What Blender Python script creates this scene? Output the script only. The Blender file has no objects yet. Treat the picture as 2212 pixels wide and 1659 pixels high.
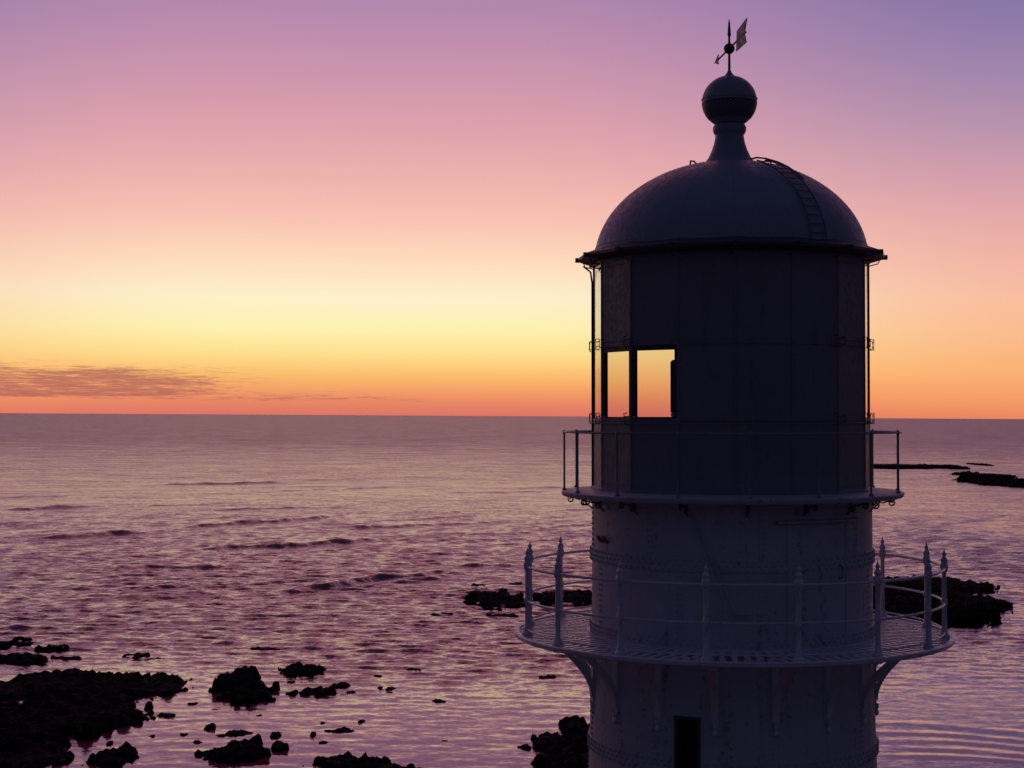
import bpy, math, random
import numpy as np
from mathutils import Vector, Matrix, noise
random.seed(4); rng=np.random.RandomState(7)
sc=bpy.context.scene
sc.view_settings.view_transform='Standard'
try: sc.view_settings.look='None'
except Exception: pass
sc.view_settings.exposure=0
F=3500.0; CH=35.0; D=F/160.0; X0=(1578-1106)/F*D
ROLL=math.atan(13/2212)
R=math.radians
def lin(c):
    return tuple(((v/255)/12.92 if v/255<=0.04045 else ((v/255+0.055)/1.055)**2.4) for v in c)+(1,)
# ---------------------------------------------------------------- nodes
class NT:
    def __init__(s,t): s.t=t; t.nodes.clear()
    def n(s,k,**kw):
        o=s.t.nodes.new(k)
        for a,b in kw.items(): setattr(o,a,b)
        return o
    def put(s,sock,v):
        if isinstance(v,bpy.types.NodeSocket): s.t.links.new(v,sock)
        else: sock.default_value=v
    def math(s,op,a,b=None,c=None,clamp=False):
        o=s.n('ShaderNodeMath',operation=op); o.use_clamp=clamp
        s.put(o.inputs[0],a)
        if b is not None: s.put(o.inputs[1],b)
        if c is not None: s.put(o.inputs[2],c)
        return o.outputs[0]
    def vm(s,op,a,b=None,scale=None):
        o=s.n('ShaderNodeVectorMath',operation=op); s.put(o.inputs[0],a)
        if b is not None: s.put(o.inputs[1],b)
        if scale is not None: s.put(o.inputs['Scale'],scale)
        return o.outputs['Value'] if op=='LENGTH' else o.outputs[0]
    def mr(s,v,a,b,c=0.,d=1.,smooth=True):
        o=s.n('ShaderNodeMapRange'); o.interpolation_type='SMOOTHSTEP' if smooth else 'LINEAR'
        for i,x in enumerate((v,a,b,c,d)): s.put(o.inputs[i],x)
        return o.outputs[0]
    def mix(s,f,a,b,mode='MIX'):
        o=s.n('ShaderNodeMix',data_type='RGBA',blend_type=mode)
        s.put(o.inputs[0],f); s.put(o.inputs[6],a); s.put(o.inputs[7],b)
        return o.outputs[2]
    def ramp(s,f,st):
        o=s.n('ShaderNodeValToRGB'); r=o.color_ramp
        r.elements[0].position=st[0][0]; r.elements[0].color=st[0][1]
        r.elements[1].position=st[-1][0]; r.elements[1].color=st[-1][1]
        for p,c in st[1:-1]:
            e=r.elements.new(p); e.color=c
        s.put(o.inputs[0],f); return o.outputs[0]
    def noise(s,vec,scale,detail=4,rough=.55,dist=0.,out=0):
        o=s.n('ShaderNodeTexNoise'); s.put(o.inputs['Vector'],vec)
        o.inputs['Scale'].default_value=scale; o.inputs['Detail'].default_value=detail
        o.inputs['Roughness'].default_value=rough; o.inputs['Distortion'].default_value=dist
        return o.outputs[out]
    def bump(s,h,dist,strength=1.,normal=None):
        o=s.n('ShaderNodeBump'); s.put(o.inputs['Height'],h); s.put(o.inputs['Strength'],strength)
        o.inputs['Distance'].default_value=dist
        if normal is not None: s.put(o.inputs['Normal'],normal)
        return o.outputs[0]
    def xyz(s,x,y,z):
        o=s.n('ShaderNodeCombineXYZ'); s.put(o.inputs[0],x); s.put(o.inputs[1],y); s.put(o.inputs[2],z); return o.outputs[0]
def newmat(name):
    m=bpy.data.materials.new(name); m.use_nodes=True; return m,NT(m.node_tree)
def principled(nt,**kw):
    p=nt.n('ShaderNodeBsdfPrincipled'); o=nt.n('ShaderNodeOutputMaterial')
    nt.t.links.new(p.outputs[0],o.inputs[0])
    for k,v in kw.items(): nt.put(p.inputs[k.replace('_',' ')],v)
    return p
# ---------------------------------------------------------------- world
w=bpy.data.worlds.new("World"); sc.world=w; w.use_nodes=True
nt=NT(w.node_tree)
tc=nt.n('ShaderNodeTexCoord'); sp=nt.n('ShaderNodeSeparateXYZ'); nt.put(sp.inputs[0],tc.outputs['Generated'])
az=nt.math('ARCTAN2',sp.outputs[0],sp.outputs[1]); z=nt.math('MAXIMUM',sp.outputs[2],0.0)
yy=lambda y:(893-y)/F
A=[(yy(892),(222,118,102)),(yy(868),(232,134,101)),(yy(845),(243,156,102)),(yy(810),(251,188,110)),(yy(765),(254,222,140)),(yy(712),(254,241,176)),(yy(640),(254,240,204)),(yy(560),(254,219,188)),(yy(480),(249,196,179)),(yy(400),(240,180,175)),(yy(300),(226,164,173)),(yy(200),(209,152,173)),(yy(100),(191,142,174)),(yy(0),(173,133,174)),(.33,(218,144,166)),(.5,(212,128,144)),(.7,(90,68,98)),(1,(38,42,72))]
B=[(yy(892),(234,134,97)),(yy(860),(246,155,101)),(yy(800),(251,177,116)),(yy(720),(251,187,141)),(yy(640),(248,189,159)),(yy(560),(241,180,166)),(yy(480),(229,169,170)),(yy(400),(211,158,172)),(yy(300),(184,147,173)),(yy(200),(162,135,173)),(yy(100),(143,123,170)),(yy(0),(126,114,165)),(.33,(168,118,154)),(.5,(160,100,128)),(.7,(66,60,96)),(1,(38,42,72))]
C=[(0,(40,42,62)),(.08,(44,47,68)),(.3,(44,47,70)),(1,(38,42,72))]
L=lambda s:[(p,lin(c)) for p,c in s]
d=nt.math('ABSOLUTE',nt.math('ADD',az,0.09))
cA=nt.ramp(z,L(A)); cB=nt.ramp(z,L(B)); cC=nt.ramp(z,L(C))
col=nt.mix(nt.mr(d,0.08,0.42),cA,cB)
col=nt.mix(nt.mr(d,0.5,1.2),col,cC)
cv=nt.xyz(nt.math('MULTIPLY',az,75.),nt.math('MULTIPLY',z,1100.),3.7)
cn=nt.noise(cv,1.0,8,.74,.5)
cn2=nt.noise(nt.xyz(nt.math('MULTIPLY',az,22.),nt.math('MULTIPLY',z,400.),8.1),1.0,4,.6)
cn=nt.math('ADD',nt.math('MULTIPLY',cn,.70),nt.math('MULTIPLY',cn2,.30))
band=nt.math('MULTIPLY',nt.mr(z,.0085,.0108),nt.mr(z,.020,.034,1.,0.))
thin=nt.math('MULTIPLY',nt.mr(z,.006,.010),nt.mr(z,.011,.016,1.,0.))
thin2=nt.math('MULTIPLY',nt.mr(z,.018,.022),nt.mr(z,.024,.028,1.,0.))
aw=nt.mr(az,-.24,-.12,1.,0.); aw2=nt.mr(az,-.12,-.02,1.,0.)
amt=nt.math('MAXIMUM',nt.math('MULTIPLY',band,aw),nt.math('MULTIPLY',nt.math('MULTIPLY',thin,aw2),.45))
amt=nt.math('MAXIMUM',amt,nt.math('MULTIPLY',nt.math('MULTIPLY',thin2,nt.mr(az,-.19,-.12,1.,0.)),.45))
amt=nt.math('MULTIPLY',amt,nt.mr(az,-1.2,-.8))
cl=nt.mr(nt.math('ADD',cn,nt.math('MULTIPLY',amt,.22)),.55,.74)
cl=nt.math('MULTIPLY',cl,nt.mr(amt,0.,.2))
col=nt.mix(nt.math('MULTIPLY',cl,.80),col,lin((174,98,94)))
bg=nt.n('ShaderNodeBackground'); nt.put(bg.inputs[0],col); bg.inputs[1].default_value=1.0
o=nt.n('ShaderNodeOutputWorld'); nt.t.links.new(bg.outputs[0],o.inputs[0])
# ---------------------------------------------------------------- materials
def m_paint(name,base=(.55,.57,.64),rust=.5,rough=.5,stain=.8):
    m,nt=newmat(name); tc=nt.n('ShaderNodeTexCoord'); g=tc.outputs['Object']
    n1=nt.noise(g,1.6,6,.65); n2=nt.noise(g,14,5,.6)
    mp=nt.n('ShaderNodeMapping'); nt.put(mp.inputs[0],g); mp.inputs['Scale'].default_value=(7,7,.7)
    n3=nt.noise(mp.outputs[0],1.0,6,.65,.2)
    c=nt.mix(nt.math('MULTIPLY',nt.mr(n1,.35,.7,1.,0.),stain),(*base,1),(*[b*.84 for b in base],1))
    c=nt.mix(nt.math('MULTIPLY',nt.mr(n3,.5,.75),.22*stain),c,(*[b*.5 for b in base],1))
    r=nt.math('MULTIPLY',nt.mr(nt.math('MULTIPLY',n3,n2),.30,.39),rust)
    c=nt.mix(r,c,(.16,.06,.025,1))
    b=nt.bump(nt.noise(g,5,5,.6),.008,1.); b=nt.bump(n2,.003,1.,b)
    principled(nt,Base_Color=c,Roughness=nt.mr(n2,.3,.7,rough-.1,rough+.15),Normal=b)
    return m
paint=m_paint('weathered_white_paint'); paintclean=m_paint('white_iron_paint',(.78,.80,.87),.3,.33)
lantm=m_paint('lantern_paint',(.24,.24,.28),.25,.5,.6)
domem=m_paint('dome_paint',(.30,.33,.40),.12,.42,.4)
darkiron=m_paint('dark_iron',(.07,.07,.08),.4,.5)
railm=m_paint('grey_iron_paint',(.30,.31,.37),.4,.4)
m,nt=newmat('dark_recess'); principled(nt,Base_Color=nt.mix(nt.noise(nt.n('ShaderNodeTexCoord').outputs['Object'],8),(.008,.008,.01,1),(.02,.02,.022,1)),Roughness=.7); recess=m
m,nt=newmat('glazing'); lw=nt.n('ShaderNodeLayerWeight'); lw.inputs[0].default_value=.5
tr=nt.n('ShaderNodeBsdfTransparent'); tr.inputs[0].default_value=(.95,.93,.94,1)
gl=nt.n('ShaderNodeBsdfGlossy'); gl.inputs['Roughness'].default_value=.03
nz=nt.noise(nt.n('ShaderNodeTexCoord').outputs['Object'],3); nt.put(gl.inputs['Normal'],nt.bump(nz,.003))
mx=nt.n('ShaderNodeMixShader'); nt.put(mx.inputs[0],nt.math('ADD',.04,nt.math('MULTIPLY',nt.math('POWER',lw.outputs['Facing'],4.),.5))); nt.put(mx.inputs[1],tr.outputs[0]); nt.put(mx.inputs[2],gl.outputs[0])
o=nt.n('ShaderNodeOutputMaterial'); nt.put(o.inputs[0],mx.outputs[0]); glass=m
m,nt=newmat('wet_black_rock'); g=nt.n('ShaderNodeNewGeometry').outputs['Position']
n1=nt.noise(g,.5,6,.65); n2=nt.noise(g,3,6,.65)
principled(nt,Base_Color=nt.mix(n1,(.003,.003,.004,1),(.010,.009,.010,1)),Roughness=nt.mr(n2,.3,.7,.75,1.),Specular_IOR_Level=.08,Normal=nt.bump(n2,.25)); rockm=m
m,nt=newmat('coastal_ground'); g=nt.n('ShaderNodeNewGeometry').outputs['Position']
n1=nt.noise(g,.12,7,.65); n2=nt.noise(g,2.2,6,.65)
principled(nt,Base_Color=nt.mix(nt.mr(n1,.4,.6),(.05,.06,.03,1),(.15,.12,.09,1)),Roughness=.9,Normal=nt.bump(n2,.2)); groundm=m
# sea
m,nt=newmat('sea_water'); gg=nt.n('ShaderNodeNewGeometry'); g=gg.outputs['Position']
at=nt.n('ShaderNodeAttribute',attribute_name='chop'); chop=at.outputs['Fac']
mp=nt.n('ShaderNodeMapping'); nt.put(mp.inputs[0],g); mp.inputs['Scale'].default_value=(.5,1,1); mp.inputs['Rotation'].default_value=(0,0,.12)
vsum=None
for scl,det,k in ((.015,5,.24),(.06,4,.26),(.2,2,.16),(.7,3,.90),(2.0,4,1.15)):
    c=nt.noise(mp.outputs[0],scl,det,.66,.3,out=1)
    v_=nt.vm('SCALE',nt.vm('SUBTRACT',c,(.5,.5,.5)),scale=k)
    vsum=v_ if vsum is None else nt.vm('ADD',vsum,v_)
vsum=nt.vm('SCALE',nt.vm('MULTIPLY',vsum,(1,1,0)),scale=chop)
nrm=nt.vm('NORMALIZE',nt.vm('ADD',gg.outputs['Normal'],vsum))
dist=nt.vm('LENGTH',g)
wn1=nt.noise(mp.outputs[0],.02,5,.75); wn2=nt.noise(mp.outputs[0],.08,3,.7)
rg=nt.mr(nt.math('POWER',dist,.5),13.5,46.,.10,.35,False)
rg=nt.math('MULTIPLY',rg,nt.mr(nt.math('ADD',wn1,wn2),.75,1.25,.75,1.25,False))
principled(nt,Base_Color=(.380,.062,.095,1),Roughness=rg,IOR=1.72,Normal=nrm); seam=m  # red base colour stands in for pink sky reflected on the sea
# ---------------------------------------------------------------- mesh helpers
def mkobj(name,v,f,mat,parent=None,smooth=False,loc=None):
    me=bpy.data.meshes.new(name); me.from_pydata([tuple(p) for p in v],[],f); me.update()
    me.materials.append(mat)
    if smooth: me.polygons.foreach_set('use_smooth',[True]*len(me.polygons))
    ob=bpy.data.objects.new(name,me); sc.collection.objects.link(ob)
    if parent: ob.parent=parent
    if smooth:
        try: me.set_sharp_from_angle(angle=R(38))
        except Exception: pass
    return ob
class M:
    def __init__(s): s.v=[]; s.f=[]
    def add(s,v,f):
        o=len(s.v); s.v+= [Vector(p) for p in v]; s.f+=[tuple(i+o for i in q) for q in f]; return s
    def lathe(s,prof,seg=64,off=0.,a0=None,a1=None,closed=False,skip=None):
        full=a0 is None; n=seg if full else seg+1; v=[];f=[]
        for (r,zz) in prof:
            for i in range(n):
                t=R(off)+2*math.pi*i/seg if full else R(a0)+(R(a1)-R(a0))*i/seg
                v.append((r*math.sin(t),-r*math.cos(t),zz))
        P=len(prof)
        for j in range(P if closed else P-1):
            for i in range(seg):
                if skip and skip(j,i): continue
                k=(i+1)%n; j2=(j+1)%P
                f.append((j*n+i,j*n+k,j2*n+k,j2*n+i))
        return s.add(v,f)
    def tube(s,pts,r,seg=6,cap=True):
        pts=[Vector(p) for p in pts]; v=[];f=[]
        for i,p in enumerate(pts):
            t=(pts[min(i+1,len(pts)-1)]-pts[max(i-1,0)]).normalized()
            u=t.cross(Vector((0,0,1)))
            if u.length<.05: u=t.cross(Vector((1,0,0)))
            u.normalize(); ww=t.cross(u); rr=r[i] if isinstance(r,(list,tuple)) else r
            for k in range(seg):
                a=2*math.pi*k/seg; v.append(p+u*math.cos(a)*rr+ww*math.sin(a)*rr)
        for i in range(len(pts)-1):
            for k in range(seg):
                f.append((i*seg+k,i*seg+(k+1)%seg,(i+1)*seg+(k+1)%seg,(i+1)*seg+k))
        if cap: f.append(tuple(range(seg))); f.append(tuple(range((len(pts)-1)*seg,len(pts)*seg)))
        return s.add(v,f)
    def ring(s,Rr,zz,t,seg=96,ts=6,a0=0,a1=360):
        if a1-a0>=360:
            pr=[(Rr+t*math.cos(2*math.pi*k/ts),zz+t*math.sin(2*math.pi*k/ts)) for k in range(ts)]
            return s.lathe(pr,seg,closed=True)
        return s.tube([pol(Rr,a0+(a1-a0)*i/seg,zz) for i in range(seg+1)],t,ts)
    def turned(s,base,prof,seg=10):
        b=Vector(base); v=[];f=[]
        for r,zz in prof:
            for i in range(seg):
                a=2*math.pi*i/seg; v.append(b+Vector((r*math.cos(a),r*math.sin(a),zz)))
        for j in range(len(prof)-1):
            for i in range(seg): f.append((j*seg+i,j*seg+(i+1)%seg,(j+1)*seg+(i+1)%seg,(j+1)*seg+i))
        return s.add(v,f)
    def box(s,c,ax,ay,az_,sx,sy,sz):
        c=Vector(c);v=[]
        for k in (-1,1):
            for j in (-1,1):
                for i in (-1,1): v.append(c+ax*i*sx/2+ay*j*sy/2+az_*k*sz/2)
        return s.add(v,[(0,1,3,2),(4,6,7,5),(0,4,5,1),(2,3,7,6),(0,2,6,4),(1,5,7,3)])
    def radbox(s,r0,r1,th,z0,z1,wd):
        a=R(th); rad=Vector((math.sin(a),-math.cos(a),0)); tan=Vector((math.cos(a),math.sin(a),0))
        return s.box(rad*(r0+r1)/2+Vector((0,0,(z0+z1)/2)),tan,rad,Vector((0,0,1)),wd,r1-r0,z1-z0)
    def extr(s,poly,th,t):
        """poly of (r,z) in the radial plane at angle th, thickness t"""
        a=R(th); rad=Vector((math.sin(a),-math.cos(a),0)); tan=Vector((math.cos(a),math.sin(a),0)); n=len(poly)
        v=[rad*r+Vector((0,0,zz))+tan*(k*t/2) for k in(-1,1) for r,zz in poly]
        f=[tuple(range(n)),tuple(range(2*n-1,n-1,-1))]+[(i,(i+1)%n,n+(i+1)%n,n+i) for i in range(n)]
        return s.add(v,f)
    def rivet(s,p,nrm,r=.011):
        nrm=Vector(nrm).normalized(); u=nrm.orthogonal().normalized(); ww=nrm.cross(u); p=Vector(p)-nrm*.003; v=[]
        for rr,hh in ((r,0),(r*.6,r*.9)):
            for k in range(6):
                a=k*math.pi/3; v.append(p+(u*math.cos(a)+ww*math.sin(a))*rr+nrm*hh)
        return s.add(v,[(i,(i+1)%6,6+(i+1)%6,6+i) for i in range(6)]+[(6,7,8,9,10,11)])
    def ob(s,name,mat,parent=None,smooth=False): return mkobj(name,s.v,s.f,mat,parent,smooth)
def repeat(src,parent,angles,z_=0.):
    """src is modelled at angle 0; copies are turned about the tower axis"""
    src.rotation_euler=(0,0,R(angles[0]))
    for th in angles[1:]:
        c=src.copy(); sc.collection.objects.link(c); c.parent=parent; c.rotation_euler=(0,0,R(th)); c.location=(0,0,z_)
def pol(r,th,zz): a=R(th); return Vector((r*math.sin(a),-r*math.cos(a),zz))
def q(px): return px/162.0
def Z(y): return CH+(901-y)/160.0
# ---------------------------------------------------------------- lighthouse
root=bpy.data.objects.new('lighthouse',None); sc.collection.objects.link(root)
root.empty_display_size=2
root['label']="white cast-iron lighthouse with domed lantern and two railed galleries"
root['category']="lighthouse"
lean=R(-.36); phi=-math.atan2(X0,D)
root.matrix_world=Matrix.Translation((X0-CH*math.sin(lean),D,0))@Matrix.Rotation(lean,4,'Y')@Matrix.Rotation(phi,4,'Z')
ZD=CH-461/160.0      # lower gallery deck
ZU=CH-160/160.0      # upper gallery deck
WT=CH-600/160.0; WB=WT-1.15
rT=q(302)
t=M()
prof=[(2.45,1.2),(2.45,2.2),(2.30,2.4),(2.22,2.6),(q(311),WB),(q(306),WT),(q(303),ZD-.15),(q(303),ZD+.1),(rT,ZU-.02)]
t.lathe(prof,120,skip=lambda j,i: j==4 and i in (113,114,115))
def rad_at(zz):
    for (r0,z0),(r1,z1) in zip(prof[3:],prof[4:]):
        if z0<=zz<=z1: return r0+(r1-r0)*(zz-z0)/(z1-z0)
    return rT
def inwin(th,zz):
    th=(th+180)%360-180
    return -23<th<-10 and WB-.1<zz<WT+.1
for zz in (Z(1195),Z(1352),Z(1595),Z(1750)):
    rr=rad_at(zz)
    t.lathe([(rr+.001,zz-.095),(rr+.014,zz-.09),(rr+.014,zz+.09),(rr+.001,zz+.095)],120,skip=(lambda j,i: i in (112,113,114,115,116)) if WB-.1<zz<WT+.1 else None)
    for k,dz in enumerate((-.06,0,.06)):
        for i in range(120):
            th=(i+.5*(k%2))*3
            if (abs(th)<115 or th>245) and not inwin(th,zz): t.rivet(pol(rr+.014,th,zz+dz),pol(1,th,0),.024)
for (za,zb,offs) in ((ZU-.05,Z(1195),12),(Z(1195),Z(1352),-20),(Z(1352),ZD,8),(ZD-.2,Z(1595),-30),(Z(1595),Z(1750),5)):
    for k in range(8):
        th=offs+45*k
        for c in (-.9,.9):
            zz=min(za,zb)+.06
            while zz<max(za,zb)-.06:
                if not inwin(th,zz): t.rivet(pol(rad_at(zz)+.002,th+c,zz),pol(1,th+c,0),.019)
                zz+=.07
wall=t.ob('tower_wall',paint,root,True)
t=M(); a0,a1=-21,-12
for aa in (a0,a1): t.extr([(q(309)-.28,WB),(q(313)+.012,WB),(q(309)+.008,WT),(q(309)-.28,WT)],aa,.03)
t.lathe([(q(309)-.28,WT),(q(309)+.02,WT),(q(309)+.02,WT+.035),(q(309)-.28,WT+.035)],4,a0=a0-.6,a1=a1+.6,closed=True)
t.lathe([(q(312)-.28,WB-.04),(q(312)+.03,WB-.04),(q(312)+.03,WB),(q(312)-.28,WB)],4,a0=a0-.8,a1=a1+.8,closed=True)
wn=t.ob('window',darkiron,wall)
t=M(); t.lathe([(q(309)-.20,WB),(q(309)-.20,WT)],3,a0=a0,a1=a1); t.ob('window_pane',recess,wall)
t=M(); zt=CH-212/160
t.lathe([(rT+.006,ZD+.14),(rT+.018,ZD+.16),(rT+.018,zt-.02),(rT+.006,zt)],14,a0=22,a1=50)
for th in (22,50): t.radbox(rT-.01,rT+.03,th,ZD+.1,zt+.02,.025)
t.lathe([(rT,zt+.0),(rT+.11,zt+.01),(rT+.11,zt+.03),(rT,zt+.05)],14,a0=17,a1=56,closed=True)
door=t.ob('door',paint,wall)
t=M(); t.tube([pol(rT+.015,46,ZD+.85),pol(rT+.06,46,ZD+.86),pol(rT+.06,46,ZD+1.0),pol(rT+.015,46,ZD+1.01)],.01); t.ob('door_handle',darkiron,door)
t=M()
for o_ in (-1.,1.):
    t.tube([pol(rT+.02+.05*(i/8),-16+o_+16*(i/8),CH-1.12-1.25*(i/8)) for i in range(9)],.009)
t.radbox(rT-.01,rT+.15,4,CH-2.42,CH-2.40,.22); t.ob('stay_rod',paint,wall)
for zz_,angs in ((Z(1165),(-64,-59)),):
    t=M(); t.tube([pol(rT,-1.2,zz_),pol(rT+.06,-1.2,zz_+.09),pol(rT+.06,1.2,zz_+.09),pol(rT,1.2,zz_)],.011)
    repeat(t.ob('hand_grip',darkiron,wall),wall,angs)
# --- lower gallery deck (open grating)
r0=rT+.03; r1=q(462)
t=M()
t.lathe([(r1,ZD-.055),(r1+.03,ZD-.055),(r1+.06,ZD-.040),(r1+.065,ZD+.002),(r1+.04,ZD+.016),(r1,ZD+.014)],128,closed=True)
t.lathe([(r0-.03,ZD-.06),(r0+.03,ZD-.06),(r0+.03,ZD+.008),(r0-.03,ZD+.008)],96,closed=True)
bands=[r0+.03,r0+.03+(r1-r0-.03)/3,r0+.03+2*(r1-r0-.03)/3,r1]
for bi in range(3):
    nb=(92,100,116)[bi]
    for i in range(nb):
        t.radbox(bands[bi]+.001,bands[bi+1]-.001,360*i/nb+1.,ZD-.02,ZD,.066)
for k in range(16): t.radbox(r0,r1,-6+11.25+22.5*k,ZD-.06,ZD-.021,.06)
deck=t.ob('gallery_deck',paintclean,root)
# bracket: open cast web = top arm, wall leg and a curved strut, with round boss
rB=q(392)
t=M()
t.extr([(rT,ZD-.062),(r1-.03,ZD-.062),(r1-.03,ZD-.08),(rB,ZD-.115),(rT,ZD-.115)],0,.05)
t.extr([(rT,ZD-.115),(rT+.045,ZD-.115),(rT+.045,ZD-.90),(rT+.02,ZD-.96),(rT,ZD-.98)],0,.09)
cv_=[]
for i in range(15):
    u=i/14; cv_.append((rT+.05+(rB-.03-rT-.05)*(1-math.sin(u*math.pi/2)**1.35), ZD-.117-.72*u**1.2))
inn=[(max(rT+.046,r_-.075*(1-.5*abs(2*i/14-1))),z_+.012) for i,(r_,z_) in enumerate(cv_)]
t.extr(cv_+inn[::-1],0,.05)
for (ra,za),(rb,zb) in zip(cv_,cv_[1:]):
    t.add([Vector((sx*.045,-ra_,za_)) for ra_,za_ in ((ra,za),(rb,zb)) for sx in(-1,1)]+[Vector((sx*.045,-ra_-.012,za_-.012)) for ra_,za_ in ((ra,za),(rb,zb)) for sx in(-1,1)],[(0,1,3,2),(4,6,7,5),(0,2,6,4),(1,5,7,3)])
pc=(rT+.135,ZD-.20)
t.tube([Vector((0,-(pc[0]+.06*math.cos(a)),pc[1]+.06*math.sin(a))) for a in np.linspace(0,2*math.pi,15)],.014,5)
t.turned((0,-rT-.04,ZD-1.06),[(0,0),(.03,.02),(.036,.05),(.02,.09),(.032,.11),(.032,.16)],8)
angs=[-6+22.5*k for k in range(16)]
repeat(t.ob('bracket',paintclean,deck),deck,angs)
rr=q(450)
t=M()
for hh,tt in ((144,.019),(72,.016),(12,.012)): t.ring(rr,ZD+hh/160,tt,128,6)
rail=t.ob('gallery_railing',paintclean,root,True)
pp=[(.07,0),(.07,.03),(.048,.05),(.042,.09),(.033,.11),(.031,.40),(.042,.42),(.042,.48),(.031,.50),(.029,.84),(.042,.86),(.052,.90),(.052,.94),(.038,.965),(.043,.99),(.047,1.01),(.032,1.03),(.018,1.05),(.028,1.07),(.030,1.085),(.016,1.105),(.009,1.125),(0.001,1.16)]
t=M(); t.turned((0,-rr,ZD+.004),pp,12); repeat(t.ob('post',paintclean,rail,True),rail,angs)
# --- upper gallery
ru=q(363)
t=M()
t.lathe([(rT-.01,ZU-.07),(ru-.02,ZU-.07),(ru+.02,ZU-.06),(ru+.04,ZU-.025),(ru+.04,ZU-.005),(ru+.01,ZU+.01),(rT-.02,ZU+.03)],96)
t.lathe([(rT+.002,ZU-.15),(rT+.04,ZU-.13),(rT+.06,ZU-.07)],96)
deck2=t.ob('upper_gallery_deck',paint,root,True)
def scroll(c,rad,turns,start,dirn,n=16):
    pts=[]
    for i in range(n+1):
        u=i/n; a=start+dirn*u*turns*2*math.pi; r_=rad*(1-.72*u)
        pts.append(Vector((0,-(c[0]+r_*math.cos(a)),c[1]+r_*math.sin(a))))
    return pts
ang2=[6+22.5*k for k in range(16)]
t=M(); t.tube(scroll((ru-.09,ZU-.115),.048,1.3,math.pi*.5,-1),.011,6)
t.tube(scroll((rT+.09,ZU-.15),.06,1.3,math.pi*.5,1),.012,6)
t.tube([Vector((0,-(ru-.09),ZU-.08)),Vector((0,-(ru-.2),ZU-.12)),Vector((0,-(rT+.14),ZU-.11)),Vector((0,-rT,ZU-.24))],.011,6)
repeat(t.ob('bracket',darkiron,deck2,True),deck2,ang2)
zr=CH-33/160
t=M(); t.ring(ru,zr,.014,112,6)
rail2=t.ob('upper_gallery_railing',railm,root,True)
t=M(); t.turned((0,-ru,ZU+.01),[(.03,0),(.03,.02),(.014,.03),(.013,zr-ZU-.04),(.02,zr-ZU-.03),(.022,zr-ZU-.005),(.012,zr-ZU+.015),(.001,zr-ZU+.02)],8)
repeat(t.ob('post',railm,rail2,True),rail2,ang2)
# --- lantern (16 sided)
RL=q(299); OFF=2.; V=[OFF+22.5*k for k in range(16)]
zp=Z(905); zt=Z(570); zm=Z(754)
def facet(t,th0,r,z0,z1,thick=.04,i0=0.,i1=0.):
    a=pol(r,th0,0);b=pol(r,th0+22.5,0); u=(b-a).normalized(); n=pol(1,th0+11.25,0)
    a2=a+u*i0; b2=b-u*i1; v=[]
    for p in (a2,b2):
        for nn in (0,-thick):
            for zz in (z0,z1): v.append(p+n*nn+Vector((0,0,zz)))
    return t.add(v,[(0,4,5,1),(2,3,7,6),(0,1,3,2),(4,6,7,5),(1,5,7,3),(0,2,6,4)])
def sth(k): return ((V[k]+180)%360)-180
def closed(k): return -70<sth(k)<68
t=M()
for k in range(16):
    facet(t,V[k],RL,ZU,zp-.002)
    th=sth(k); nb=closed(k) or closed((k-1)%16)
    if closed(k):
        if th<-40: facet(t,V[k],RL-.001,zm,zt)
        else: facet(t,V[k],RL-.001,zp-.002,zt)
    t.radbox(RL-.02,RL+.008,V[k],ZU,zp,.02)
    t.radbox(RL-.020,RL+.008,V[k],zp,zt,.02)
t.lathe([(RL-.02,zt-.03),(RL+.02,zt-.025),(RL+.02,zt+.02),(RL-.02,zt+.02)],16,OFF,closed=True)
t.lathe([(RL-.03,ZU+.0),(RL+.035,ZU+.0),(RL+.035,ZU+.05),(RL+.006,ZU+.07)],16,OFF)
t.lathe([(RL-.05,zp-.03),(RL+.012,zp-.03),(RL+.012,zp+.0),(RL-.05,zp+.0)],16,OFF,closed=True)
for k in range(16):
    th=sth(k); a_=V[k]
    for zz in (ZU+.12,zp-.08,zm+.05,zt-.1):
        if closed(k):
            for i in range(12):
                u=(i+.5)/12; a=pol(RL,a_,zz); b=pol(RL,a_+22.5,zz); t.rivet(a+(b-a)*u,pol(1,a_+11.25,0),.009)
    for i in range(int((zt-ZU)/.08)):
        zz=ZU+.1+i*.08
        if zz<zp-.03 or closed(k) and not (th<-40 and zz<zm):
            a=pol(RL,a_,zz); b=pol(RL,a_+22.5,zz); u=(b-a).normalized(); t.rivet(a+u*.035,pol(1,a_+11.25,0),.009)
    if closed(k): # strap at panel joint
        a=pol(RL,a_,zm);b=pol(RL,a_+22.5,zm); n=pol(1,a_+11.25,0)
        t.box((a+b)/2+n*.004,(b-a).normalized(),n,Vector((0,0,1)),(b-a).length-.03,.008,.022)
lant=t.ob('lantern_room',lantm,root)
t=M()
t.ring(RL+.05,Z(914),.006,96,5)
for k in range(16): t.tube([pol(RL,V[k],Z(914)),pol(RL+.05,V[k],Z(914))],.006)
t.ob('storm_rail',railm,lant)
up=Vector((0,0,1))
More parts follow.
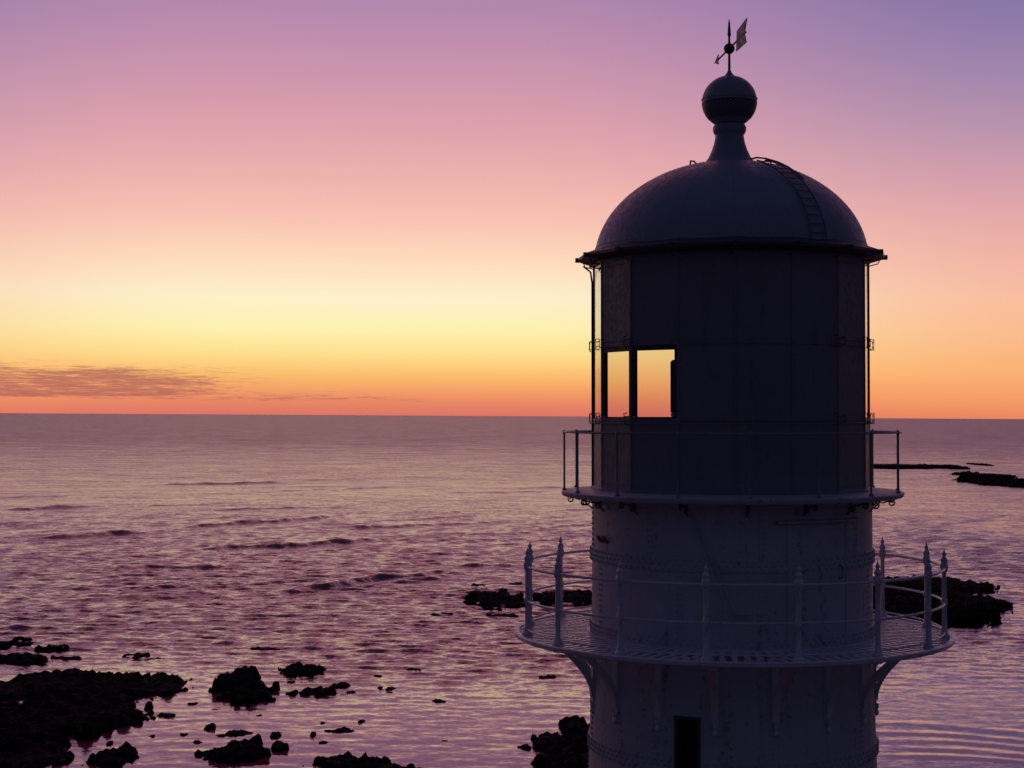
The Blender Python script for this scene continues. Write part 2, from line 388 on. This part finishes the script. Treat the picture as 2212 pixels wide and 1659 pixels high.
for k in range(16):
    th=sth(k); front=closed(k)
    if front and not th<-40: continue
    z0,z1=zp,(zm if front else zt-.03)
    t=M(); n=pol(1,V[k]+11.25,0); a=pol(RL-.006,V[k],0); b=pol(RL-.006,V[k]+22.5,0); u=(b-a).normalized(); L_=(b-a).length
    fw=.045 if front else .010; dp=.045 if front else .010
    mid=(a+b)/2-n*dp/2
    hb,ht=(.022,.075) if front else (.012,.012)
    t.box(mid+up*(z0+hb/2+.001),u,n,up,L_-.03,dp,hb); t.box(mid+up*(z1-ht/2-.001),u,n,up,L_-.03,dp,ht)
    for p in (a+u*(fw/2+.012),b-u*(fw/2+.012)): t.box(p-n*dp/2+up*((z0+hb+z1-ht)/2),u,n,up,fw,dp,z1-z0-hb-ht-.004)
    t.ob('window',darkiron,lant)
    t=M(); p0=a+u*.02-n*dp/2; p1=b-u*.02-n*dp/2
    t.add([p0+up*(z0+.008),p1+up*(z0+.008),p1+up*(z1-.008),p0+up*(z1-.008)],[(0,1,2,3)]); t.ob('window_pane',glass,lant)
t=M(); t.lathe([(0,ZU+.2),(RL-.06,ZU+.2),(RL-.06,ZU+.17),(0,ZU+.17)],32); t.ob('lantern_floor',darkiron,lant)
t=M(); t.lathe([(0.,ZU+.2),(.45,ZU+.2),(.40,ZU+.6),(.78,Z(902)),(.80,Z(900)),(.80,Z(893)),(.76,Z(890))],40)
nlen=14; pr=[]
for i in range(nlen):
    zz=Z(890)+(Z(784)-Z(890))*i/nlen; dz=(Z(784)-Z(890))/nlen
    pr+=[(.76,zz),(.79,zz+dz*.5),(.76,zz+dz*.95)]
t.lathe(pr+[(.79,Z(784)),(.79,Z(779)),(.5,Z(770)),(.25,Z(700)),(0,Z(690))],40)
for k in range(8): t.radbox(.76,.81,45*k+10,Z(892),Z(782),.03)
t.ob('lamp_optic',recess,lant,True)
for yc in (748,905):
    zz=Z(yc); s_=2.2; t=M()
    t.tube([pol(RL+.005,-s_,zz+.07),pol(RL+.055,-s_,zz+.07),pol(RL+.055,-s_,zz-.07),pol(RL+.005,-s_,zz-.07)],.008,5)
    t.tube([pol(RL+.055,-s_,zz+.03),pol(RL+.055,s_,zz+.03)],.006,5)
    t.tube([pol(RL+.055,-s_,zz-.03),pol(RL+.055,s_,zz-.03)],.006,5)
    t.tube([pol(RL+.005,s_,zz+.05),pol(RL+.055,s_,zz+.05),pol(RL+.055,s_,zz-.05),pol(RL+.005,s_,zz-.05)],.008,5)
    repeat(t.ob('hand_grip',darkiron,lant),lant,[a for a in V if 45<a<100 or 260<a<320])
t=M(); t.tube([pol(q(322),-90,Z(572)),pol(q(306),-90,Z(585)),pol(q(302.5),-90,Z(610)),pol(q(302.5),-90,Z(750)),pol(q(302.5),-90,Z(820)),pol(q(302.5),-90,Z(915)),pol(q(302.5),-90,ZU)],.014,6)
t.ob('downpipe',darkiron,lant,True)
# --- dome & eave
ze=Z(560)
t=M()
t.lathe([(q(292),ze+.12),(q(300),ze+.10),(q(331),ze+.03),(q(335),ze+.02),(q(335),ze-.015),(q(330),ze-.03),(q(322),ze-.035),(q(312),ze-.06),(RL-.03,ze-.075)],16,OFF)
for k in range(16):
    t.tube([pol(q(322),V[k]-1.5,ze-.03),pol(q(318),V[k]-1.5,ze-.09),pol(RL,V[k]-1.5,ze-.12)],.008,5)
    t.radbox(q(326),q(339),V[k],ze-.03,ze+.03,.05)
t.ob('eave',darkiron,root)
ad=q(297); bd=218/160.; zc=Z(567)
def dpt(u,th,off=0.):
    r_=ad*math.cos(u); zz=zc+bd*math.sin(u)
    n=Vector((math.cos(u)/ad,math.sin(u)/bd)).normalized()
    return pol(r_+n.x*off,th,zz+n.y*off)
t=M(); t.lathe([(ad*math.cos(u),zc+bd*math.sin(u)) for u in np.linspace(0,R(86),40)],128)
for k in range(16):
    th=OFF+22.5*k
    for u in np.linspace(R(4),R(76),36):
        t.rivet(dpt(u,th,.002),dpt(u,th,1)-dpt(u,th,0),.007)
for i in range(140): t.rivet(dpt(R(8),i*360/140,.002),dpt(R(8),i*360/140,1)-dpt(R(8),i*360/140),.008)
dome=t.ob('dome',domem,root,True)
t=M(); thL=37.; lo=.03
for s_ in (-1,1):
    pts=[]
    for u in np.linspace(R(6),R(66),22):
        dth=math.degrees(.115/(ad*math.cos(u))); pts.append(dpt(u,thL+s_*dth,lo))
    t.tube(pts,.010,6)
for u in np.linspace(R(9),R(64),12):
    dth=math.degrees(.115/(ad*math.cos(u))); t.tube([dpt(u,thL-dth,lo),dpt(u,thL+dth,lo)],.007,5)
t.tube([dpt(R(u),48,o_) for u,o_ in ((78,.02),(75,.045),(70,.05),(63,.045),(57,.035),(50,.02),(46,0))],.013,6)
t.ob('ladder',m_paint('ladder_paint',(.17,.18,.22),.2,.5),dome,True)
t=M(); t.tube([dpt(R(76),0,0),dpt(R(75),0,.05),dpt(R(73),8,.055),dpt(R(72),12,0)],.012,6)
repeat(t.ob('ring_bolt',darkiron,dome,True),dome,[-80,85,150,220])
# finial
cp=[(q(58),Z(356)),(q(53),Z(350)),(q(46),Z(340)),(q(39),Z(325)),(q(34),Z(310)),(q(31.5),Z(298)),(q(31),Z(291)),(q(34),Z(288)),(q(36.5),Z(282)),(q(36.5),Z(275)),(q(33),Z(269))]
zb=Z(219); rb=q(60)
for a in np.linspace(-60,84,40): cp.append((rb*math.cos(R(a)),zb+rb*math.sin(R(a))*.96))
t=M(); t.lathe(cp,48)
t.lathe([(rb*.99,zb+.02),(rb+.008,zb+.025),(rb+.008,zb+.04),(rb*.99,zb+.045)],48)
t.lathe([(q(12),Z(168)),(q(11),Z(162)),(q(5),Z(155)),(q(3),Z(150))],16)
fin=t.ob('ventilator_ball',domem,root,True)
t=M()
def bp_(a,th,o_=.004):
    a=R(a); return Vector((math.cos(a)*math.sin(R(th)),-math.cos(a)*math.cos(R(th)),math.sin(a)*.96))*(rb+o_)+Vector((0,0,zb))
nb=72; rows=[-2-2.9*j for j in range(15)]
vv=[bp_(a,360*i/nb) for a in rows for i in range(nb)]
ff=[(j*nb+i,j*nb+(i+1)%nb,(j+1)*nb+(i+1)%nb,(j+1)*nb+i) for j in range(len(rows)-1) for i in range(nb) if (i+j)%2==0 or j==0]
t.add(vv,ff)
t.ob('ventilation_grille',darkiron,fin)
# vane
t=M(); t.turned((0,0,Z(168)),[(.02,0),(.016,.3),(.014,.68),(.014,.76)],10)
zt2=Z(103)
t.lathe([(q(12)*math.cos(R(a)),zt2+q(12)*math.sin(R(a))) for a in range(-88,89,16)],20)
t.turned((0,0,Z(92)),[(.02,0),(.013,.04),(.012,.08),(.026,.12),(.022,.16),(.01,.30),(.001,.34)],8)
vdir=Vector((math.sin(R(13)),-math.cos(R(13)),0))
t.tube([Vector((0,0,zt2))-vdir*.72,Vector((0,0,zt2))+vdir*.95],.013,6)
vane=t.ob('weather_vane',darkiron,root,True)
nv=vdir.cross(Vector((0,0,1)))
def plate(pts,name,mat):
    t=M(); n=len(pts); v=[Vector((0,0,zt2))+vdir*a+Vector((0,0,b))+nv*k for k in(-.006,.006) for a,b in pts]
    t.add(v,[tuple(range(n)),tuple(range(2*n-1,n-1,-1))]+[(i,(i+1)%n,n+(i+1)%n,n+i) for i in range(n)]); return t.ob(name,mat,vane)
plate([(.42,-.13),(.98,-.14),(.88,0),(1.02,.17),(.46,.13)],'vane_tail',darkiron)
plate([(-.66,-.07),(-.92,0),(-.66,.07),(-.7,0)],'vane_pointer',darkiron)
# ---------------------------------------------------------------- ground projection
def g2w(x,y):
    xi=x+.0059*(y-829.5); yh=893+x*13/2212
    dd=CH*F/(y-yh); return ((xi-1106)/F*dd,dd,y-yh)
# ---------------------------------------------------------------- sea
def axis(lo,hi,step,far,g):
    a=list(np.arange(lo,hi,step)); s=step; p=a[-1]; up=[]
    while p<far: s*=g if p<700 else 1.15; p+=s; up.append(p)
    s=step; p=a[0]; dn=[]
    while p>-far: s*=g if p>-700 else 1.15; p-=s; dn.append(p)
    return np.array(dn[::-1]+a+up)
xs=axis(-88,95,.7,60000,1.025)
ya=list(np.arange(148,330,.5)); s=.5; p=ya[-1]
while p<60000: s*=1.0042 if p<800 else (1.012 if p<2000 else 1.12); p+=s; ya.append(p)
dn=[];s=.75;p=148
while p>-60000: s*=1.25; p-=s; dn.append(p)
ys=np.array(dn[::-1]+ya)
Xg,Yg=np.meshgrid(xs,ys); dyv=np.gradient(ys)[:,None]*np.ones_like(Xg); dxv=np.gradient(xs)[None,:]*np.ones_like(Xg)
def ss(v,a,b): u=np.clip((v-a)/(b-a),0,1); return u*u*(3-2*u)
wob=8*np.sin(Xg*.05+1)+6*np.sin(Xg*.11+Yg*.02)
chop=.12+.88*ss(Yg+wob,190,248)
chop*=1-.5*ss(Xg,34,48)*(1-ss(Yg,300,420))
chopb=np.clip(chop*.85+.08,0,1)*(1+.3*ss(Yg,350,2500))
Hh=np.zeros_like(Xg)
for i in range(64):
    lam=2.1*(3.0**rng.rand()) ; ang=rng.normal(0,.36)+.08; kx=2*math.pi/lam*math.sin(ang); ky=2*math.pi/lam*math.cos(ang)
    amp=.0076*lam**.7*(.5+rng.rand())
    fade=np.clip((lam/np.maximum(dyv,dxv*.5)-2.3)/2,0,1)
    ph=kx*Xg+ky*Yg+rng.rand()*6.28
    Hh+=amp*fade*np.sin(ph)
Hh*=chop*(1+.15*np.sin(Xg*.06+Yg*.023)*np.sin(Yg*.05-Xg*.013))
grp=np.zeros_like(Xg)
for lam,ang,amp in ((38,.10,.09),(27,-.05,.05),(52,.16,.12),(17,.2,.03)):
    env=.5+.5*np.sin(Xg*.021+Yg*.006+lam)
    ph=2*math.pi/lam*(math.sin(ang)*Xg+math.cos(ang)*Yg)+1.1*np.sin(Xg*.03+lam)
    fade=np.clip((lam/dyv-2.5)/3,0,1)
    grp+=amp*env*fade*((.5+.5*np.sin(ph))**2.2)*2
Hh+=grp*chop*.9
for cx_,cy_,r_,w_ in ((20,110,66,1.2),(20,110,70,1.1),(16,106,84,1.5),(22,112,60,1.),(20,110,74,1.1)):
    rad_=np.hypot(Xg-cx_,Yg-cy_)
    Hh+=.09*np.exp(-((rad_-r_-1.5*np.sin(Xg*.15))/w_)**2)*ss(Xg,34,46)
ridges=[((380,1146),(760,1116),1.3,2.2),((60,1172),(350,1152),1.4,2.4),((400,1194),(870,1168),1.4,2.2),((560,1290),(990,1238),1.5,1.9),((980,1228),(1150,1222),1.,2.0),((860,1262),(1000,1240),.7,2.0),((1930,1140),(2212,1170),.5,2.6),((330,1052),(640,1044),1.4,3.6),((0,1105),(240,1096),1.4,3.6),((700,1150),(1100,1128),.8,2.8),((200,1232),(560,1225),.8,2.2),((120,1300),(420,1290),.45,2.),((0,1362),(250,1350),.5,1.6),((300,1352),(640,1345),.35,1.6)]
for i in range(40):
    y_=1000+330*rng.rand()**1.1; x_=-60+1230*rng.rand(); l_=140+300*rng.rand(); k_=(y_-893)/260
    ridges.append(((x_,y_),(x_+l_,y_-l_*(.01+.06*rng.rand())*min(1,k_)),(.3+.45*rng.rand())*(1.3-.5*min(1,k_)),1.1+1.4/max(.4,k_)))
for a,b,hh,wd in ridges:
    ax,ay,_=g2w(*a); bx,by,_=g2w(*b); Lr=math.hypot(bx-ax,by-ay); ux,uy=(bx-ax)/Lr,(by-ay)/Lr
    j0,j1=np.searchsorted(ys,[min(ay,by)-30,max(ay,by)+30]); sl=slice(j0,j1); Xs=Xg[sl]; Ys=Yg[sl]
    s_=(Xs-ax)*ux+(Ys-ay)*uy; tt=-(Xs-ax)*uy+(Ys-ay)*ux
    tt=tt+2.2*np.sin(s_*.10+a[0])+1.2*np.sin(s_*.27+a[1])+.5*np.sin(s_*.8)
    env=ss(s_/Lr,-.05,.25)*(1-ss(s_/Lr,.7,1.08))*(.8+.2*np.sin(s_*.35+a[0]))
    shp=np.where(tt<0,np.exp(-(tt/(wd*.6))**2),np.exp(-(tt/(wd*1.8))**2))
    Hh[sl]+=hh*env*shp*.8
ny,nx=Xg.shape
co=np.stack([Xg,Yg,Hh],-1).reshape(-1,3).astype(np.float32)
idx=np.arange(ny*nx).reshape(ny,nx)
fc=np.stack([idx[:-1,:-1],idx[:-1,1:],idx[1:,1:],idx[1:,:-1]],-1).reshape(-1,4)
me=bpy.data.meshes.new('sea'); me.vertices.add(len(co)); me.vertices.foreach_set('co',co.ravel())
me.loops.add(fc.size); me.loops.foreach_set('vertex_index',fc.ravel().astype(np.int32))
me.polygons.add(len(fc)); me.polygons.foreach_set('loop_start',np.arange(0,fc.size,4,dtype=np.int32))
try: me.polygons.foreach_set('loop_total',np.full(len(fc),4,dtype=np.int32))
except Exception: pass
me.update(); me.validate()
me.polygons.foreach_set('use_smooth',np.ones(len(fc),dtype=bool))
at=me.attributes.new('chop','FLOAT','POINT'); at.data.foreach_set('value',chopb.ravel().astype(np.float32))
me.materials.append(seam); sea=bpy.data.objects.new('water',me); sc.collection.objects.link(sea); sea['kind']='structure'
# ---------------------------------------------------------------- ground
gx=np.linspace(-130,130,90); gy=np.linspace(-200,146,110); v=[];f=[]
for j,y in enumerate(gy):
    for i,x in enumerate(gx):
        n=noise.fractal(Vector((x*.03,y*.03,1.3)),1.0,2.1,5)
        e=1-max(abs(x)/115,0)**3-max(0,(y-60)/78)**2-max(0,(-y-100)/95)**2
        z_=2.6*math.tanh(2.*(e+n*.35))+n*.4
        dd=math.hypot(x-X0,y-D)
        if dd<14: k=min(1,max(0,(dd-6)/8)); z_=1.6*(1-k)+z_*k
        v.append((x,y,z_))
for j in range(109):
    for i in range(89): a=j*90+i; f.append((a,a+1,a+91,a+90))
g_=mkobj('ground',v,f,groundm,None,True); g_['kind']='structure'
# ---------------------------------------------------------------- rocks
def rock(blobs,seed,label,Hf=.45,rough=1.):
    wb=[]
    for (x,y,wp,hp) in blobs:
        X,Y,dy=g2w(x,y+hp*.06); s=F/Y
        wb.append((X,Y,wp/s/2*1.04,max(.72*hp*Y/dy/2,.5),Hf*.68*hp/s))
    x0=min(b[0]-b[2]*1.5 for b in wb); x1=max(b[0]+b[2]*1.5 for b in wb)
    y0=min(b[1]-b[3]*1.5 for b in wb); y1=max(b[1]+b[3]*1.5 for b in wb)
    cell=max(.14,min((x1-x0)/60,.3)); nx=int(min(230,max(30,(x1-x0)/cell))); ny=int(min(230,max(30,(y1-y0)/cell/1.3)))
    cx,cy=(x0+x1)/2,(y0+y1)/2; vs=np.zeros((ny,nx,3))
    ms=max(1.2,min(b[2] for b in wb)*.8)
    for j in range(ny):
        for i in range(nx):
            X=x0+(x1-x0)*i/(nx-1); Y=y0+(y1-y0)*j/(ny-1)
            n1=noise.fractal(Vector((X/ms,Y/ms/1.6,seed*3.1)),.9,2.1,5)
            n2=noise.fractal(Vector((X/1.0,Y/2.2,seed*1.7+9)),.85,2.2,4)
            best=-9;hh=0;sw=1e-6
            for (bx,by,bw,bd_,bh) in wb:
                m_=1-((X-bx)/bw)**2-((Y-by)/bd_)**2; best=max(best,m_)
                k=math.exp(min(3,m_*2)); hh+=bh*k; sw+=k
            hh/=sw
            m_=min(best,.8)+.78*n1*rough+.50*n2
            if m_>0: z_=hh*(1-math.exp(-3.2*m_))*max(.2,1+.6*n1+.28*n2)+max(0,n2)*.18*min(1,m_*4)
            else: z_=max(-1.2,m_*1.6)
            vs[j,i]=(X-cx,Y-cy,z_)
    f=[]
    for j in range(ny-1):
        for i in range(nx-1):
            if max(vs[j,i,2],vs[j,i+1,2],vs[j+1,i,2],vs[j+1,i+1,2])>-.7:
                a=j*nx+i; f.append((a,a+1,a+nx+1,a+nx))
    used=sorted({i for q_ in f for i in q_}); mp={o:n for n,o in enumerate(used)}; vv=vs.reshape(-1,3)
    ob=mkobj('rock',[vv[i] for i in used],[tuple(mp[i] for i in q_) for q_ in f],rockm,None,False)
    ob.location=(cx,cy,0); ob['label']=label; ob['category']='rock'; ob['group']='black rocks in the shallow sea'
low="low black rock breaking the sea surface"; big="large jagged black rock outcrop in shallow water"; sm="small black wave-washed rock in shallow water"
rocks=[
([(60,1560,340,160),(-30,1600,330,200),(110,1475,190,80),(230,1488,230,100),(335,1480,140,66),(180,1545,260,90),(50,1640,210,70),(355,1490,90,34),(20,1490,130,60)],"wide jagged black rock shelf reaching into calm water",.19,.65),
([(35,1394,90,24)],low,.5,1),([(118,1403,60,20)],low,.5,1),([(45,1428,120,34)],big,.45,1),([(290,1420,55,16)],low,.4,1),
([(515,1472,80,60),(545,1502,104,54),(490,1464,34,26)],big,.36,.9),
([(655,1450,90,36),(688,1452,34,20)],big,.4,1),([(688,1496,68,24)],sm,.42,1),([(735,1483,40,16)],sm,.5,1),([(632,1498,24,16)],sm,.5,1),([(575,1404,70,10)],low,.4,1),
([(293,1562,30,18)],sm,.5,1),([(455,1571,22,18)],sm,.5,.8),([(363,1545,44,10)],low,.4,1),
([(250,1637,94,54)],big,.36,.8),([(520,1625,108,66)],big,.36,.9),([(452,1632,54,24)],sm,.45,1),([(606,1614,34,26)],sm,.5,.8),([(740,1578,60,12)],low,.4,1),([(678,1588,14,13)],sm,.6,.7),([(784,1558,18,9)],sm,.5,.7),([(520,1584,70,11)],low,.4,1),([(600,1590,24,12)],sm,.5,1),
([(770,1648,170,44),(860,1662,110,30)],big,.42,.8),
([(1200,1602,96,50),(1245,1572,64,54),(1230,1640,150,60),(1270,1600,80,80)],big,.34,.9),([(1133,1614,30,14)],sm,.5,1),
([(1075,1298,140,44),(1038,1280,70,20),(1110,1306,70,24)],big,.28,.9),([(1230,1294,160,40),(1190,1288,70,26)],big,.32,.8),([(1085,1332,90,12)],low,.4,1),([(960,1330,60,10)],low,.35,1),([(1120,1262,40,7)],low,.35,1),([(1030,1266,34,6)],low,.35,1),
([(1900,1305,210,120),(1985,1302,230,112),(2070,1302,190,56),(2110,1300,120,30),(2020,1266,240,44),(1840,1305,150,120),(1930,1280,250,96)],"broad black rock island with sloping back",.26,.25),
([(2150,1046,110,22),(2210,1048,120,28)],big,.5,1.2),([(2130,1030,110,13)],low,.5,1.2),([(1960,1011,200,10)],low,.6,1.2),([(2050,1013,60,8)],low,.5,1),([(2115,1006,30,6)],sm,.5,1),
([(836,1488,48,9)],low,.4,1),([(952,1515,30,8)],low,.4,1),([(1180,1462,40,8)],low,.4,1),([(240,1606,14,10)],sm,.6,.8),([(895,1448,36,7)],low,.4,1),([(430,1604,20,9)],sm,.5,1),([(700,1604,20,8)],sm,.5,1),
([(400,1586,16,7)],sm,.5,1),([(560,1545,18,6)],sm,.4,1),([(630,1474,16,6)],sm,.4,1),([(760,1498,22,8)],sm,.4,1),([(150,1424,60,12)],low,.4,1),([(480,1588,26,9)],sm,.4,1),([(700,1562,12,6)],sm,.4,1),([(330,1590,14,6)],sm,.4,1),([(420,1520,20,7)],sm,.4,1),([(340,1425,30,8)],low,.4,1),([(820,1462,26,6)],low,.4,1),([(960,1600,16,6)],sm,.4,1)]
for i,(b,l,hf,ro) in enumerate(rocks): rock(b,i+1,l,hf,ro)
# ---------------------------------------------------------------- camera
cd=bpy.data.cameras.new('camera'); cd.sensor_width=36; cd.lens=36*F/2212; cd.clip_end=200000; cd.clip_start=.5
cam=bpy.data.objects.new('camera',cd); sc.collection.objects.link(cam)
pitch=math.atan((898.5-829.5-1.5)/F)
cam.matrix_world=Matrix.Translation((0,0,CH))@Matrix.Rotation(R(90)+pitch,4,'X')@Matrix.Rotation(ROLL,4,'Z')
sc.camera=cam
